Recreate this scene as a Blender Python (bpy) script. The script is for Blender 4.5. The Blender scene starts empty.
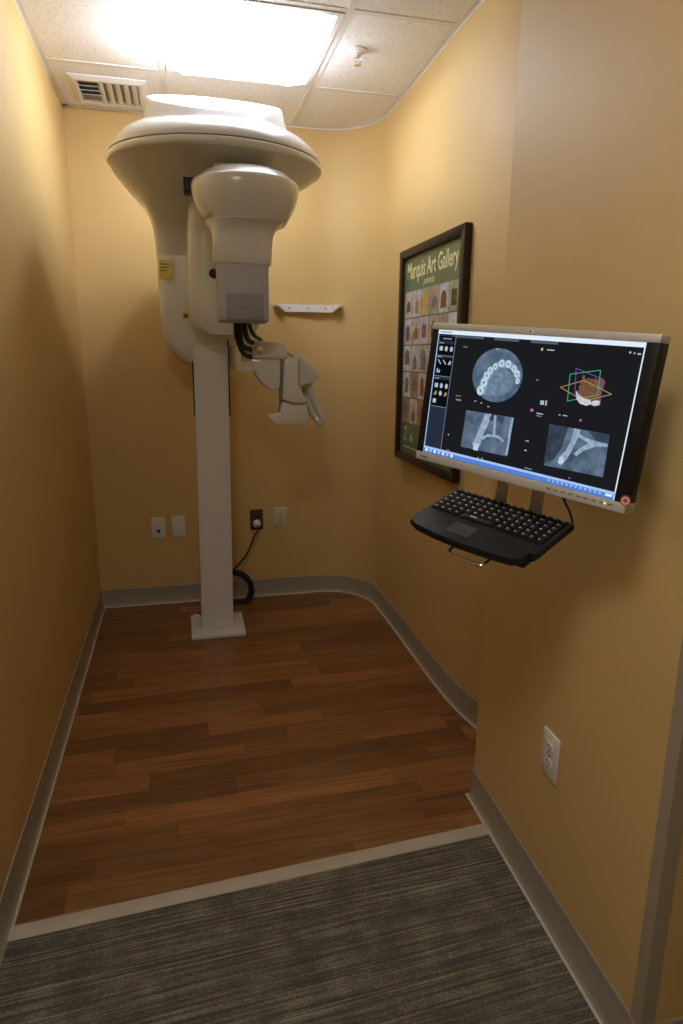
import bpy, bmesh, math, random
from mathutils import Vector, Matrix
random.seed(7)
PI = math.pi

# ------------------------------------------------------------------ camera, world, exposure
FPX, PITCH, YAW, ROLL = 654.8, .2316, .241, .009
CAM = Vector((.4575, 0, 1.3264))
cyw, syw, cp, sp = math.cos(YAW), math.sin(YAW), math.cos(PITCH), math.sin(PITCH)
FW = Vector((syw*cp, cyw*cp, -sp)); RT = Vector((cyw, -syw, 0)); UP = RT.cross(FW)
RT, UP = math.cos(ROLL)*RT + math.sin(ROLL)*UP, -math.sin(ROLL)*RT + math.cos(ROLL)*UP
scene = bpy.context.scene
col = scene.collection
cd = bpy.data.cameras.new('camera'); cam = bpy.data.objects.new('camera', cd); col.objects.link(cam)
cd.sensor_fit = 'VERTICAL'; cd.sensor_height = 36; cd.lens = FPX/1024*36; cd.clip_start = .02
M3 = Matrix((RT, UP, -FW)).transposed()
cam.matrix_world = Matrix.Translation(CAM) @ M3.to_4x4()
scene.camera = cam
wd = bpy.data.worlds.new('world'); scene.world = wd; wd.use_nodes = True
wd.node_tree.nodes['Background'].inputs[0].default_value = (1, .9, .75, 1)
wd.node_tree.nodes['Background'].inputs[1].default_value = .05
vs = scene.view_settings
vs.view_transform = 'Standard'; vs.look = 'None'; vs.gamma = 1; vs.exposure = 0; vs.use_curve_mapping = False
ALCOVE_LIGHT = 70.0     # emission of the lens strips added to the panel above the machine
HALL_LIGHT = 20.0        # emission of the dim hall panel

# ------------------------------------------------------------------ dimensions
C = 2.436          # ceiling height
D = 3.537          # back wall
RW0 = Vector((1.2858, 1.6298, 0)); RW1 = Vector((1.2474, .816, 0))   # near right wall, far and near ends
HB, HX = -1.5, 2.7     # hall back wall, hall right wall

def ray(x, y): return (x-341.5)/FPX*RT - (y-512)/FPX*UP + FW
def onplane(x, y, p, n):
    d = ray(x, y); n = Vector(n); return CAM + d*(((Vector(p)-CAM).dot(n))/d.dot(n))
def P(x, y, Y): return onplane(x, y, (0, Y, 0), (0, 1, 0))

# ------------------------------------------------------------------ helpers
def thing(name, label, cat, loc=(0,0,0), rot=(0,0,0), group=None):
    o = bpy.data.objects.new(name, None); col.objects.link(o); o.empty_display_size = .05
    o.location = loc
    if isinstance(rot, Matrix): o.matrix_world = Matrix.Translation(Vector(loc)) @ rot.to_4x4()
    else: o.rotation_euler = rot
    tag(o, label, cat, group)
    return o
def tag(o, label, cat, group=None):
    o['label'] = label; o['category'] = cat
    if group: o['group'] = group
    return o
def finish(name, me, mat, parent=None, angle=35, world=False):
    if world and parent is not None:
        p = parent; off = Vector()
        while p is not None: off += p.location; p = p.parent
        me.transform(Matrix.Translation(-off))
    for m in (mat if isinstance(mat, (list, tuple)) else [mat]): me.materials.append(m)
    for p in me.polygons: p.use_smooth = True
    me.set_sharp_from_angle(angle=math.radians(angle))
    o = bpy.data.objects.new(name, me); col.objects.link(o)
    if parent is not None: o.parent = parent
    return o
def obj(name, bm, mat, parent=None, angle=35, world=False):
    me = bpy.data.meshes.new(name); bmesh.ops.recalc_face_normals(bm, faces=bm.faces); bm.to_mesh(me); bm.free()
    return finish(name, me, mat, parent, angle, world)
def struct(name, bm, mat, parent=None, angle=35):
    o = obj(name, bm, mat, parent, angle)
    if parent is None: o['kind'] = 'structure'
    return o
def box(x0, x1, y0, y1, z0, z1, bev=0, seg=2, bm=None, M=None):
    t = bmesh.new()
    vs_ = [t.verts.new((x, y, z)) for x in (x0, x1) for y in (y0, y1) for z in (z0, z1)]
    for f in ((0,1,3,2),(4,6,7,5),(0,4,5,1),(2,3,7,6),(0,2,6,4),(1,5,7,3)): t.faces.new([vs_[i] for i in f])
    bmesh.ops.recalc_face_normals(t, faces=t.faces)
    if bev: bmesh.ops.bevel(t, geom=t.edges[:], offset=bev, segments=seg, affect='EDGES', profile=.5)
    if M is not None: t.transform(M)
    return merge(bm, t)
def merge(bm, t):
    if bm is None: return t
    me = bpy.data.meshes.new('tmp'); t.to_mesh(me); t.free(); bm.from_mesh(me); bpy.data.meshes.remove(me); return bm
def loft(rings, bm=None, cap0=True, cap1=True, closed=True):
    t = bmesh.new() if bm is None else bm
    R_ = [[t.verts.new(p) for p in r] for r in rings]
    n = len(R_[0])
    for a, b in zip(R_[:-1], R_[1:]):
        for i in range(n if closed else n-1):
            j = (i+1) % n
            t.faces.new((a[i], a[j], b[j], b[i]))
    if cap0: t.faces.new(R_[0][::-1])
    if cap1: t.faces.new(R_[-1])
    return t
def sring(cx, cy, z, rx, ry, e=2.0, n=40, tx=0, ty=0):
    out = []
    for i in range(n):
        a = 2*PI*i/n; c, s = math.cos(a), math.sin(a)
        x = math.copysign(abs(c)**(2/e), c)*rx; y = math.copysign(abs(s)**(2/e), s)*ry
        out.append(Vector((cx+x, cy+y, z + tx*x + ty*y)))
    return out
def lathe(prof, n=32, bm=None, M=None, cap=True):
    t = loft([[Vector((r*math.cos(2*PI*i/n), r*math.sin(2*PI*i/n), z)) for i in range(n)] for r, z in prof], None, cap, cap)
    if M is not None: t.transform(M)
    return merge(bm, t)
def prism(pts, y0, y1, bev=0, seg=2, M=None, bm=None):
    """polygon in x,z extruded along y"""
    t = bmesh.new()
    a = [t.verts.new((x, y0, z)) for x, z in pts]; b = [t.verts.new((x, y1, z)) for x, z in pts]
    n = len(pts); t.faces.new(a); t.faces.new(b[::-1])
    for i in range(n): t.faces.new((a[i], b[i], b[(i+1) % n], a[(i+1) % n]))
    bmesh.ops.recalc_face_normals(t, faces=t.faces)
    if bev: bmesh.ops.bevel(t, geom=t.edges[:], offset=bev, segments=seg, affect='EDGES', profile=.5, clamp_overlap=True)
    if M is not None: t.transform(M)
    return merge(bm, t)
def prismz(pts, z0, z1, bm=None):
    t = bmesh.new()
    a = [t.verts.new((x, y, z0)) for x, y in pts]; b = [t.verts.new((x, y, z1)) for x, y in pts]
    n = len(pts); t.faces.new(a[::-1]); t.faces.new(b)
    for i in range(n): t.faces.new((a[i], a[(i+1) % n], b[(i+1) % n], b[i]))
    return merge(bm, t)
def smooth(pts, k=8):
    pts = [Vector(p) for p in pts]; Q = [2*pts[0]-pts[1]] + pts + [2*pts[-1]-pts[-2]]; out = []
    for i in range(1, len(Q)-2):
        a, b, c, d = Q[i-1:i+3]
        for j in range(k):
            t = j/k
            out.append(.5*((2*b) + (c-a)*t + (2*a-5*b+4*c-d)*t*t + (3*b-a-3*c+d)*t**3))
    out.append(pts[-1]); return out
def tube(pts, r, n=10, bm=None, k=8, sm=True):
    pts = smooth(pts, k) if sm else [Vector(p) for p in pts]
    rings = []; up = Vector((.13, .37, .92)).normalized()
    for i, p in enumerate(pts):
        t = (pts[min(i+1, len(pts)-1)] - pts[max(i-1, 0)]).normalized()
        s = t.cross(up)
        if s.length < .05: s = t.cross(Vector((1, 0, 0)))
        s.normalize(); u = s.cross(t); up = u
        rr = r[i] if isinstance(r, (list, tuple)) else r
        rings.append([p + rr*(math.cos(2*PI*j/n)*s + math.sin(2*PI*j/n)*u) for j in range(n)])
    t = loft(rings); return merge(bm, t)
def poly(pts, bm=None):
    t = bmesh.new(); t.faces.new([t.verts.new(p) for p in pts]); return merge(bm, t)
def sweep(path, prof, side=1):
    """sweep a profile (offset into the room, z) along a plan path; offset is to the left of travel times side"""
    rings = []
    n = len(path)
    for i, p in enumerate(path):
        p = Vector((p[0], p[1]))
        d0 = (Vector(path[i][:2])-Vector(path[i-1][:2])).normalized() if i > 0 else None
        d1 = (Vector(path[i+1][:2])-Vector(path[i][:2])).normalized() if i < n-1 else None
        a = d0 or d1; b = d1 or d0
        n0 = Vector((-a.y, a.x)); n1 = Vector((-b.y, b.x)); m = (n0+n1).normalized(); m = m/max(.3, m.dot(n0))*side
        rings.append([Vector((p.x+m.x*o, p.y+m.y*o, z)) for o, z in prof])
    return loft(rings)
def text_mesh(s, size, mat, parent, name, loc, M=None, shear=0, sx=1, extrude=.0002, offset=0, align='CENTER'):
    cu = bpy.data.curves.new('txt', 'FONT'); cu.body = s; cu.size = size; cu.align_x = align; cu.shear = shear; cu.extrude = extrude; cu.offset = offset
    cu.resolution_u = 3
    o = bpy.data.objects.new('txt', cu); col.objects.link(o)
    dg = bpy.context.evaluated_depsgraph_get(); me = bpy.data.meshes.new_from_object(o.evaluated_get(dg))
    bpy.data.objects.remove(o); bpy.data.curves.remove(cu); me.materials.clear()
    T = Matrix(((sx,0,0,0),(0,0,-1,0),(0,1,0,0),(0,0,0,1)))    # text lies in local x,z facing -y
    me.transform(Matrix.Translation(Vector(loc)) @ T)
    return finish(name, me, mat, parent)

# ------------------------------------------------------------------ materials
MATS = {}
def lin(c): return tuple(((v/255)/12.92 if v/255 <= .04045 else (((v/255)+.055)/1.055)**2.4) for v in c) + (1,)
def mat(name, base, rough=.5, metal=0, coat=0, spec=.5):
    m = bpy.data.materials.new(name); m.use_nodes = True; b = m.node_tree.nodes['Principled BSDF']
    b.inputs['Base Color'].default_value = tuple(base)[:3]+(1,); b.inputs['Roughness'].default_value = rough
    b.inputs['Metallic'].default_value = metal; b.inputs['Coat Weight'].default_value = coat; b.inputs['Specular IOR Level'].default_value = spec
    MATS[name] = m; return m
def nd(m, t, **kw):
    n = m.node_tree.nodes.new(t)
    for k, v in kw.items():
        if k in n.inputs: n.inputs[k].default_value = v
        else: setattr(n, k, v)
    return n
def lk(m, a, b): m.node_tree.links.new(a, b)
def noisy(m, scale=40, amount=.06, bump=.0, bscale=None, stretch=(1,1,1), coord='Object'):
    """small procedural colour variation and fine relief"""
    b = m.node_tree.nodes['Principled BSDF']; base = tuple(b.inputs['Base Color'].default_value)
    tc = nd(m, 'ShaderNodeTexCoord'); mp = nd(m, 'ShaderNodeMapping'); mp.inputs['Scale'].default_value = stretch
    lk(m, tc.outputs[coord], mp.inputs[0])
    n = nd(m, 'ShaderNodeTexNoise', Scale=scale, Detail=4.0); lk(m, mp.outputs[0], n.inputs['Vector'])
    r = nd(m, 'ShaderNodeValToRGB'); e = r.color_ramp.elements
    e[0].position, e[1].position = .3, .7
    e[0].color = tuple(v*(1-amount) for v in base[:3])+(1,); e[1].color = tuple(min(1, v*(1+amount)) for v in base[:3])+(1,)
    lk(m, n.outputs['Fac'], r.inputs[0]); lk(m, r.outputs[0], b.inputs['Base Color'])
    if bump:
        n2 = nd(m, 'ShaderNodeTexNoise', Scale=bscale or scale*4, Detail=3.0); lk(m, mp.outputs[0], n2.inputs['Vector'])
        bp = nd(m, 'ShaderNodeBump', Strength=bump, Distance=.002); lk(m, n2.outputs['Fac'], bp.inputs['Height']); lk(m, bp.outputs[0], b.inputs['Normal'])
    return m
def emit(name, color, strength=1.0):
    m = bpy.data.materials.new(name); m.use_nodes = True; nt = m.node_tree
    nt.nodes.remove(nt.nodes['Principled BSDF']); e = nd(m, 'ShaderNodeEmission'); e.inputs[0].default_value = tuple(color)[:3]+(1,); e.inputs[1].default_value = strength
    lk(m, e.outputs[0], nt.nodes['Material Output'].inputs[0]); MATS[name] = m; return m

m_wall = noisy(mat('tan_wall_paint', (.66, .465, .19), .55), 3, .03, .12, 260)
m_base = noisy(mat('grey_vinyl_base', (.35, .315, .24), .45), 30, .05)
m_trimw = noisy(mat('white_metal_trim', (.82, .81, .79), .4), 30, .03)
m_white = noisy(mat('ivory_plastic', (.66, .655, .62), .22, coat=.3), 5, .015)
m_white2 = noisy(mat('painted_column_white', (.74, .735, .715), .4), 8, .02)
m_shade = noisy(mat('seam_grey', (.22, .21, .19), .5), 20, .05)
m_grey = noisy(mat('grey_plastic', (.42, .43, .455), .38), 60, .03)
m_grey2 = noisy(mat('dark_grey_grille', (.28, .285, .30), .6), 60, .03, .3, 900)
m_black = noisy(mat('black_plastic', (.012, .012, .013), .45, spec=.3), 60, .1)
m_rubber = noisy(mat('black_rubber', (.018, .018, .018), .55), 60, .1)
m_chrome = noisy(mat('chrome', (.75, .74, .72), .18, 1), 20, .02)
m_steel = noisy(mat('brushed_steel', (.55, .53, .50), .35, 1), 20, .05, 0, None, (1, 1, 20))
m_alu = noisy(mat('silver_bezel', (.64, .62, .59), .34, .2), 40, .03)
m_plate = noisy(mat('white_plate', (.78, .75, .67), .35), 30, .02)
m_plate2 = noisy(mat('ivory_plate', (.66, .60, .46), .4), 30, .02)
m_dark = noisy(mat('dark_slot', (.012, .011, .01), .6), 30, .1)
m_brown = noisy(mat('brown_plate', (.05, .032, .022), .35), 30, .1)
m_sticker = noisy(mat('yellow_sticker', (.72, .62, .10), .6), 60, .04)
m_stick2 = noisy(mat('yellow_label', (.55, .50, .03), .6), 60, .04)
m_ink = noisy(mat('print_ink', (.05, .05, .035), .6), 60, .05)
m_strip = noisy(mat('tan_transition_strip', (.50, .44, .34), .5), 14, .08)
m_wood_frame = noisy(mat('dark_walnut_frame', (.030, .017, .011), .42, spec=.3), 30, .25, 0, None, (1, 1, 12))
m_guard = noisy(mat('clear_corner_guard', (.40, .335, .24), .22), 30, .03)
m_key = noisy(mat('black_key', (.010, .010, .011), .4, spec=.3), 60, .1)
m_legend = noisy(mat('key_legend', (.75, .75, .75), .5), 60, .02)
m_pad = noisy(mat('touchpad', (.045, .05, .065), .3), 60, .05)
m_red = noisy(mat('red_sticker', (.55, .09, .07), .5), 60, .05)
m_diff = emit('added_glow_left', (.95, .975, 1.08), ALCOVE_LIGHT)
m_diff0 = emit('panel_diffuser', (.95, .975, 1.08), 6.0)
m_diffb = emit('added_glow_right', (.95, .975, 1.08), ALCOVE_LIGHT*.42)
m_diff2 = emit('hall_light_diffuser', (.97, .97, 1.0), HALL_LIGHT)

# ceiling tile: white with fissures and pin holes
m_tile = mat('ceiling_tile', (.80, .78, .75), .9)
tc = nd(m_tile, 'ShaderNodeTexCoord'); n1 = nd(m_tile, 'ShaderNodeTexNoise', Scale=95.0, Detail=3.0, Roughness=.6); lk(m_tile, tc.outputs['Object'], n1.inputs['Vector'])
rp = nd(m_tile, 'ShaderNodeValToRGB'); e = rp.color_ramp.elements; e[0].position, e[1].position = .34, .42
e[0].color = (.66, .645, .63, 1); e[1].color = (.94, .935, .93, 1)
lk(m_tile, n1.outputs['Fac'], rp.inputs[0]); lk(m_tile, rp.outputs[0], m_tile.node_tree.nodes['Principled BSDF'].inputs['Base Color'])
bp = nd(m_tile, 'ShaderNodeBump', Strength=.5, Distance=.003); lk(m_tile, rp.outputs[0], bp.inputs['Height']); lk(m_tile, bp.outputs[0], m_tile.node_tree.nodes['Principled BSDF'].inputs['Normal'])

# plank wood: per-plank tone and grain
m_wood = mat('cherry_wood_plank', (.2, .08, .03), .33)
b = m_wood.node_tree.nodes['Principled BSDF']
tc = nd(m_wood, 'ShaderNodeTexCoord'); oi = nd(m_wood, 'ShaderNodeObjectInfo')
cmb = nd(m_wood, 'ShaderNodeCombineXYZ'); mul = nd(m_wood, 'ShaderNodeMath', operation='MULTIPLY'); mul.inputs[1].default_value = 37.0
lk(m_wood, oi.outputs['Random'], mul.inputs[0]); lk(m_wood, mul.outputs[0], cmb.inputs[0]); lk(m_wood, mul.outputs[0], cmb.inputs[1])
add = nd(m_wood, 'ShaderNodeVectorMath', operation='ADD'); lk(m_wood, tc.outputs['Object'], add.inputs[0]); lk(m_wood, cmb.outputs[0], add.inputs[1])
mp = nd(m_wood, 'ShaderNodeMapping'); mp.inputs['Scale'].default_value = (1.3, 14, 1); lk(m_wood, add.outputs[0], mp.inputs[0])
g1 = nd(m_wood, 'ShaderNodeTexNoise', Scale=2.0, Detail=6.0, Roughness=.62, Distortion=.6); lk(m_wood, mp.outputs[0], g1.inputs['Vector'])
mp2 = nd(m_wood, 'ShaderNodeMapping'); mp2.inputs['Scale'].default_value = (.9, 9, 1); lk(m_wood, add.outputs[0], mp2.inputs[0])
wv = nd(m_wood, 'ShaderNodeTexWave', Scale=1.6, Distortion=5.0, Detail=2.0, bands_direction='Y'); wv.inputs['Detail Scale'].default_value = .7; lk(m_wood, mp2.outputs[0], wv.inputs['Vector'])
mx = nd(m_wood, 'ShaderNodeMix', data_type='FLOAT'); mx.inputs[0].default_value = .12; lk(m_wood, g1.outputs['Fac'], mx.inputs[2]); lk(m_wood, wv.outputs['Fac'], mx.inputs[3])
rp = nd(m_wood, 'ShaderNodeValToRGB'); e = rp.color_ramp.elements; e[0].position, e[1].position = .28, .75
e[0].color = (.15, .060, .020, 1); e[1].color = (.36, .160, .055, 1)
lk(m_wood, mx.outputs[0], rp.inputs[0])
hs = nd(m_wood, 'ShaderNodeHueSaturation'); mr = nd(m_wood, 'ShaderNodeMapRange'); mr.inputs[3].default_value = .70; mr.inputs[4].default_value = 1.32
lk(m_wood, oi.outputs['Random'], mr.inputs[0]); lk(m_wood, mr.outputs[0], hs.inputs['Value']); lk(m_wood, rp.outputs[0], hs.inputs['Color']); lk(m_wood, hs.outputs[0], b.inputs['Base Color'])

# striated carpet
m_carpet = mat('striated_carpet', (.1, .09, .06), .95, spec=.1)
b = m_carpet.node_tree.nodes['Principled BSDF']; tc = nd(m_carpet, 'ShaderNodeTexCoord')
rt = nd(m_carpet, 'ShaderNodeMapping'); rt.inputs['Rotation'].default_value = (0, 0, -.045); lk(m_carpet, tc.outputs['Object'], rt.inputs[0])
def cn(sc, scale, det=3.0):
    q = nd(m_carpet, 'ShaderNodeMapping'); q.inputs['Scale'].default_value = sc; lk(m_carpet, rt.outputs[0], q.inputs[0])
    k = nd(m_carpet, 'ShaderNodeTexNoise', Scale=scale, Detail=det); lk(m_carpet, q.outputs[0], k.inputs['Vector']); return k
na = cn((1.5, 75, 1), 2.2, 3.0); nb = cn((6, 5, 1), 2.4, 2.0); ncx = cn((1, 2.2, 1), 210, 2.0)
mx = nd(m_carpet, 'ShaderNodeMix', data_type='FLOAT'); mx.inputs[0].default_value = .25; lk(m_carpet, na.outputs['Fac'], mx.inputs[2]); lk(m_carpet, nb.outputs['Fac'], mx.inputs[3])
mx2 = nd(m_carpet, 'ShaderNodeMix', data_type='FLOAT'); mx2.inputs[0].default_value = .30; lk(m_carpet, mx.outputs[0], mx2.inputs[2]); lk(m_carpet, ncx.outputs['Fac'], mx2.inputs[3])
rp = nd(m_carpet, 'ShaderNodeValToRGB'); rp.color_ramp.interpolation = 'LINEAR'; e = rp.color_ramp.elements
e[0].position, e[1].position = .40, .62; e[0].color = (.085, .080, .066, 1); e[1].color = (.33, .30, .215, 1)
k = rp.color_ramp.elements.new(.48); k.color = (.12, .112, .09, 1)
k = rp.color_ramp.elements.new(.54); k.color = (.20, .18, .135, 1)
lk(m_carpet, mx2.outputs[0], rp.inputs[0]); lk(m_carpet, rp.outputs[0], b.inputs['Base Color'])
bp = nd(m_carpet, 'ShaderNodeBump', Strength=.8, Distance=.004); lk(m_carpet, ncx.outputs['Fac'], bp.inputs['Height']); lk(m_carpet, bp.outputs[0], b.inputs['Normal'])

# ------------------------------------------------------------------ structure: plan paths
RC = .28; AX = 1.465-RC
arc = [(AX+RC*math.sin(a), D-RC+RC*math.cos(a)) for a in [i*PI/2/14 for i in range(15)]]
curve_path = arc + [(1.465, 3.1), (1.464, 2.95), (1.458, 2.7), (1.452, 2.45), (1.451, 2.28), (1.456, 2.14), (1.470, 2.02), (1.495, 1.91), (1.535, 1.81), (1.60, 1.72)]
curve_path = [(v.x, v.y) for v in smooth([(x, y, 0) for x, y in curve_path], 3)]
T_ = .1
def wallstrip(path, side, z0=0, z1=C):
    return sweep(path, [(0, z0), (0, z1), (-T_, z1), (-T_, z0)], side)
struct('wall_left', box(-T_, 0, HB-T_, D+T_, 0, C), m_wall)
struct('wall_back', box(0, AX, D, D+T_, 0, C), m_wall)
struct('wall_alcove_right', wallstrip(curve_path, -1), m_wall, angle=60)
A0, A1 = RW0, RW1
struct('wall_near_right', prismz([(A1.x, A1.y), (HX, A1.y), (HX, A0.y), (1.62, A0.y+.08), (1.60, A0.y), (A0.x, A0.y)], 0, C), m_wall)
struct('wall_hall_back', box(0, HX, HB-T_, HB, 0, C), m_wall)
struct('wall_hall_right', box(HX, HX+T_, HB-T_, A1.y, 0, C), m_wall)

prof = [(0, 0), (.013, 0), (.0125, .004), (.008, .010), (.0045, .02), (.004, .096), (.002, .1), (0, .1)]
struct('baseboard_left', sweep([(0, HB), (0, D)], prof, -1), m_base, angle=25)
struct('baseboard_back', sweep([(0, D), (AX, D)], prof, -1), m_base, angle=25)
struct('baseboard_alcove_right', sweep(curve_path, prof, -1), m_base, angle=25)
struct('baseboard_near_right', sweep([(1.58, A0.y), (A0.x, A0.y), (A1.x, A1.y), (HX, A1.y)], prof, -1), m_base, angle=25)
# toe line of sealant at the foot of the baseboards
m_caulk = noisy(mat('pale_sealant', (.55, .50, .40), .6), 40, .06)
toe = [(.011, 0), (.0175, 0), (.017, .003), (.012, .006)]
struct('trim_1', sweep([(0, 1.43), (0, D)], toe, -1), m_caulk)
struct('trim_2', sweep([(0, D), (AX, D)], toe, -1), m_caulk)
struct('trim_3', sweep(curve_path, toe, -1), m_caulk)
struct('trim_4', sweep([(1.5, A0.y), (A0.x, A0.y), (A1.x, A1.y)], toe, -1), m_caulk)
# ceiling edge angle
ang = [(0, C-.006), (.0015, C-.006), (.0015, C-.0015), (.022, C-.0015), (.022, C), (0, C)]
struct('trim_5', sweep([(0, HB), (0, D)], ang, -1), m_trimw)
struct('trim_6', sweep([(0, D), (AX, D)], ang, -1), m_trimw)
struct('trim_7', sweep(curve_path, ang, -1), m_trimw)

# floor: slab, planks one by one, transition strip, carpet
S0, S1 = Vector((-.02, 1.413, 0)), Vector((1.62, 1.413+.0575*1.64, 0))       # centre line of the transition strip
sdir = (S1-S0).normalized(); snrm = Vector((-sdir.y, sdir.x, 0))
floor = struct('floor', box(-T_, HX, HB, D+T_, -.12, -.008), noisy(mat('subfloor', (.03, .02, .012), .9), 20, .1))
def clip(pts, p, n):
    out = []
    for i, a in enumerate(pts):
        b_ = pts[(i+1) % len(pts)]; da, db = (a-p).dot(n), (b_-p).dot(n)
        if da >= 0: out.append(a)
        if da*db < 0: out.append(a + (b_-a)*(da/(da-db)))
    return out
wang = .035; wd_, wn = Vector((math.cos(wang), math.sin(wang), 0)), Vector((-math.sin(wang), math.cos(wang), 0))
org = Vector((0, 1.36, 0)); row = .0865; i = 0
for k in range(27):
    u = -random.uniform(0, .55)
    while u < 1.6:
        L = random.choice((.33, .42, .50, .60)); g = .0002
        q = [org + wd_*a + wn*b_ for a, b_ in ((u+g, k*row+g), (u+L-g, k*row+g), (u+L-g, (k+1)*row-g), (u+g, (k+1)*row-g))]
        u += L
        for p_, n_ in ((S0, snrm), (Vector((-.03, 0, 0)), Vector((1, 0, 0))), (Vector((1.56, 0, 0)), Vector((-1, 0, 0))), (Vector((0, D+.03, 0)), Vector((0, -1, 0)))):
            if len(q) > 2: q = clip(q, p_, n_)
        # trim to the curved wall: cut away what lies wholly behind it
        if len(q) < 3: continue
        q = [v for j, v in enumerate(q) if (v-q[j-1]).length > 1e-4]
        if len(q) < 3: continue
        xm = min(v.x for v in q); ym = min(v.y for v in q)
        if xm > 1.47 and ym > 1.95: continue
        if xm > 1.30 and ym > D-.12+.0 and xm > 1.42: continue
        c = sum(q, Vector())/len(q)
        o = struct('plank', prismz([(v.x-c.x, v.y-c.y) for v in q], -.008, 0), m_wood, floor)
        o.location = c
def along(a, b_): return S0 + sdir*a + snrm*b_
L = (S1-S0).length
sp_ = [(-.024, 0), (-.022, .004), (-.010, .0062), (.010, .0062), (.020, .004), (.022, 0)]
st = loft([[along(a, o_) + Vector((0, 0, z)) for o_, z in sp_] for a in (.02, 1.30)])
struct('trim_8', st, m_strip)
e0, e1 = along(-.05, -.012), along(L+.1, -.012)
struct('floor_carpet', prismz([(-.02, HB), (HX, HB), (HX, .83), (1.62, .83), (e1.x, e1.y), (e0.x, e0.y)], -.008, .002), m_carpet)

# ceiling: slab, tiles and bars one by one
GX = [-.155, .4525, 1.06, 1.667, 2.275, HX+.05]; GY = [-1.54, -.893, -.245, .403, 1.101, 1.749, 2.397, 3.045, 3.60]
ceiling = struct('ceiling', box(-T_, HX+T_, HB-T_, D+T_, C+.03, C+.13), m_tile)
LIGHTS = {(1, 6): 'alcove', (0, 2): 'hall'}
for i in range(len(GX)-1):
    for j in range(len(GY)-1):
        if (i, j) in LIGHTS: continue
        if i >= 2 and j >= 5 and GX[i] > 1.6: continue
        x0, x1, y0, y1 = max(GX[i], -.02)+.004, min(GX[i+1], HX+.02)-.004, max(GY[j], HB-.02)+.004, min(GY[j+1], D+.02)-.004
        if j >= 5: x1 = min(x1, 1.60)
        cx, cy = (x0+x1)/2, (y0+y1)/2
        o = struct('tile', box(x0-cx, x1-cx, y0-cy, y1-cy, .001, .018), m_tile, ceiling); o.location = (cx, cy, C)
for x in GX[1:-1]:
    y1 = D if x < 1.1 else (2.2 if x < 1.5 else .82)
    struct('grid_bar', box(x-.012, x+.012, HB, y1, C-.002, C+.012), m_trimw, ceiling)
for y in GY[1:-1]:
    x1 = HX if y < .8 else (1.47 if y > 2 else 1.29)
    struct('grid_bar', box(0, x1, y-.012, y+.012, C-.0017, C+.0115), m_trimw, ceiling)

def panel_light(cell, label, md):
    x0, x1, y0, y1 = max(GX[cell[0]], .02)+.013, GX[cell[0]+1]-.013, GY[cell[1]]+.013, GY[cell[1]+1]-.013
    cx, cy, hx, hy = (x0+x1)/2, (y0+y1)/2, (x1-x0)/2, (y1-y0)/2
    t = thing('ceiling_light', label, 'light', (cx, cy, C))
    fr = box(-hx, hx, -hy, -hy+.02, -.006, .02)
    for a in ((-hx, hx, hy-.02, hy), (-hx, -hx+.02, -hy+.02, hy-.02), (hx-.02, hx, -hy+.02, hy-.02)): fr = box(*a, -.006, .02, bm=fr)
    obj('frame', fr, m_trimw, t)
    obj('housing', box(-hx+.02, hx-.02, -hy+.02, hy-.02, .016, .024), m_trimw, t)
    rings = []
    for s, z in ((1, .004), (.99, -.010), (.96, -.020), (.90, -.026), (.4, -.030)):
        rings.append(sring(0, 0, z, (hx-.021)*s, (hy-.021)*s, 9, 48))
    obj('diffuser', loft(rings), md, t, 40)
    return t
dl = panel_light((1, 6), 'bright square ceiling light panel just above the x-ray machine', m_diff0)
for x, st_ in ((-.215, m_diff), (.17, m_diffb)):     # two glowing lens strips added to sharpen shadows and brighten the ceiling
    rings = []
    for s_, z in ((1, -.020), (1, -.032), (.93, -.048), (.75, -.060), (.4, -.066), (.15, -.067)): rings.append(sring(x, .03, z, .052*s_, .145*(.8+.2*s_), 3, 40))
    obj('added_glow_lens', loft(rings), st_, dl, 60)
panel_light((0, 2), 'dimmer square ceiling light panel over the hall carpet', m_diff2)

# corner guard on the outside corner
g = bmesh.new()
w = .026; gp = [(A1.x-.003, A1.y-.003), (A1.x+w, A1.y-.003), (A1.x+w, A1.y), (A1.x, A1.y), (A1.x+.0012, A1.y+w), (A1.x-.0018, A1.y+w)]
tag(obj('corner_guard', prismz(gp, .10, 1.3), m_guard), 'greyish plastic guard strip on the outer wall corner at lower right', 'corner guard')

# ------------------------------------------------------------------ air vent
vt = thing('air_vent', 'square white ceiling air vent with curved louvres above the left corner', 'vent', (.228, 3.305, C))
h = .155
fr = loft([[(sx*r_, sy*r_, z) for sx, sy in ((-1,-1),(1,-1),(1,1),(-1,1))] for r_, z in ((h, -.001), (h, -.006), (h-.022, -.016), (h-.034, -.016), (h-.034, -.001))], None, False, False)
obj('frame', fr, m_trimw, vt, 20)
obj('duct_shade_sheet', box(-h+.03, h-.03, -h+.03, h-.03, -.003, -.0012), m_shade, vt)  # grey sheet stands in for the shade inside the duct
hi = h-.034
for k in range(5):
    x = -.03 + k*.034
    rings = []
    for q in range(5):
        a = q/4; rings.append([(x-.014+.022*a*a+.0, -hi, -.003-.013*a), (x-.014+.022*a*a, hi-.005, -.003-.013*a), (x-.0125+.022*a*a, hi-.005, -.002-.013*a), (x-.0125+.022*a*a, -hi, -.002-.013*a)])
    obj('louvre', loft(rings), m_trimw, vt)
for k in range(3):
    y = -.075 + k*.05
    obj('louvre', loft([[(-hi, y, -.016), (-.035, y, -.016), (-.035, y+.030, -.005), (-hi, y+.030, -.005)], [(-hi, y, -.0145), (-.035, y, -.0145), (-.035, y+.030, -.0035), (-hi, y+.030, -.0035)]]), m_trimw, vt)

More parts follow.
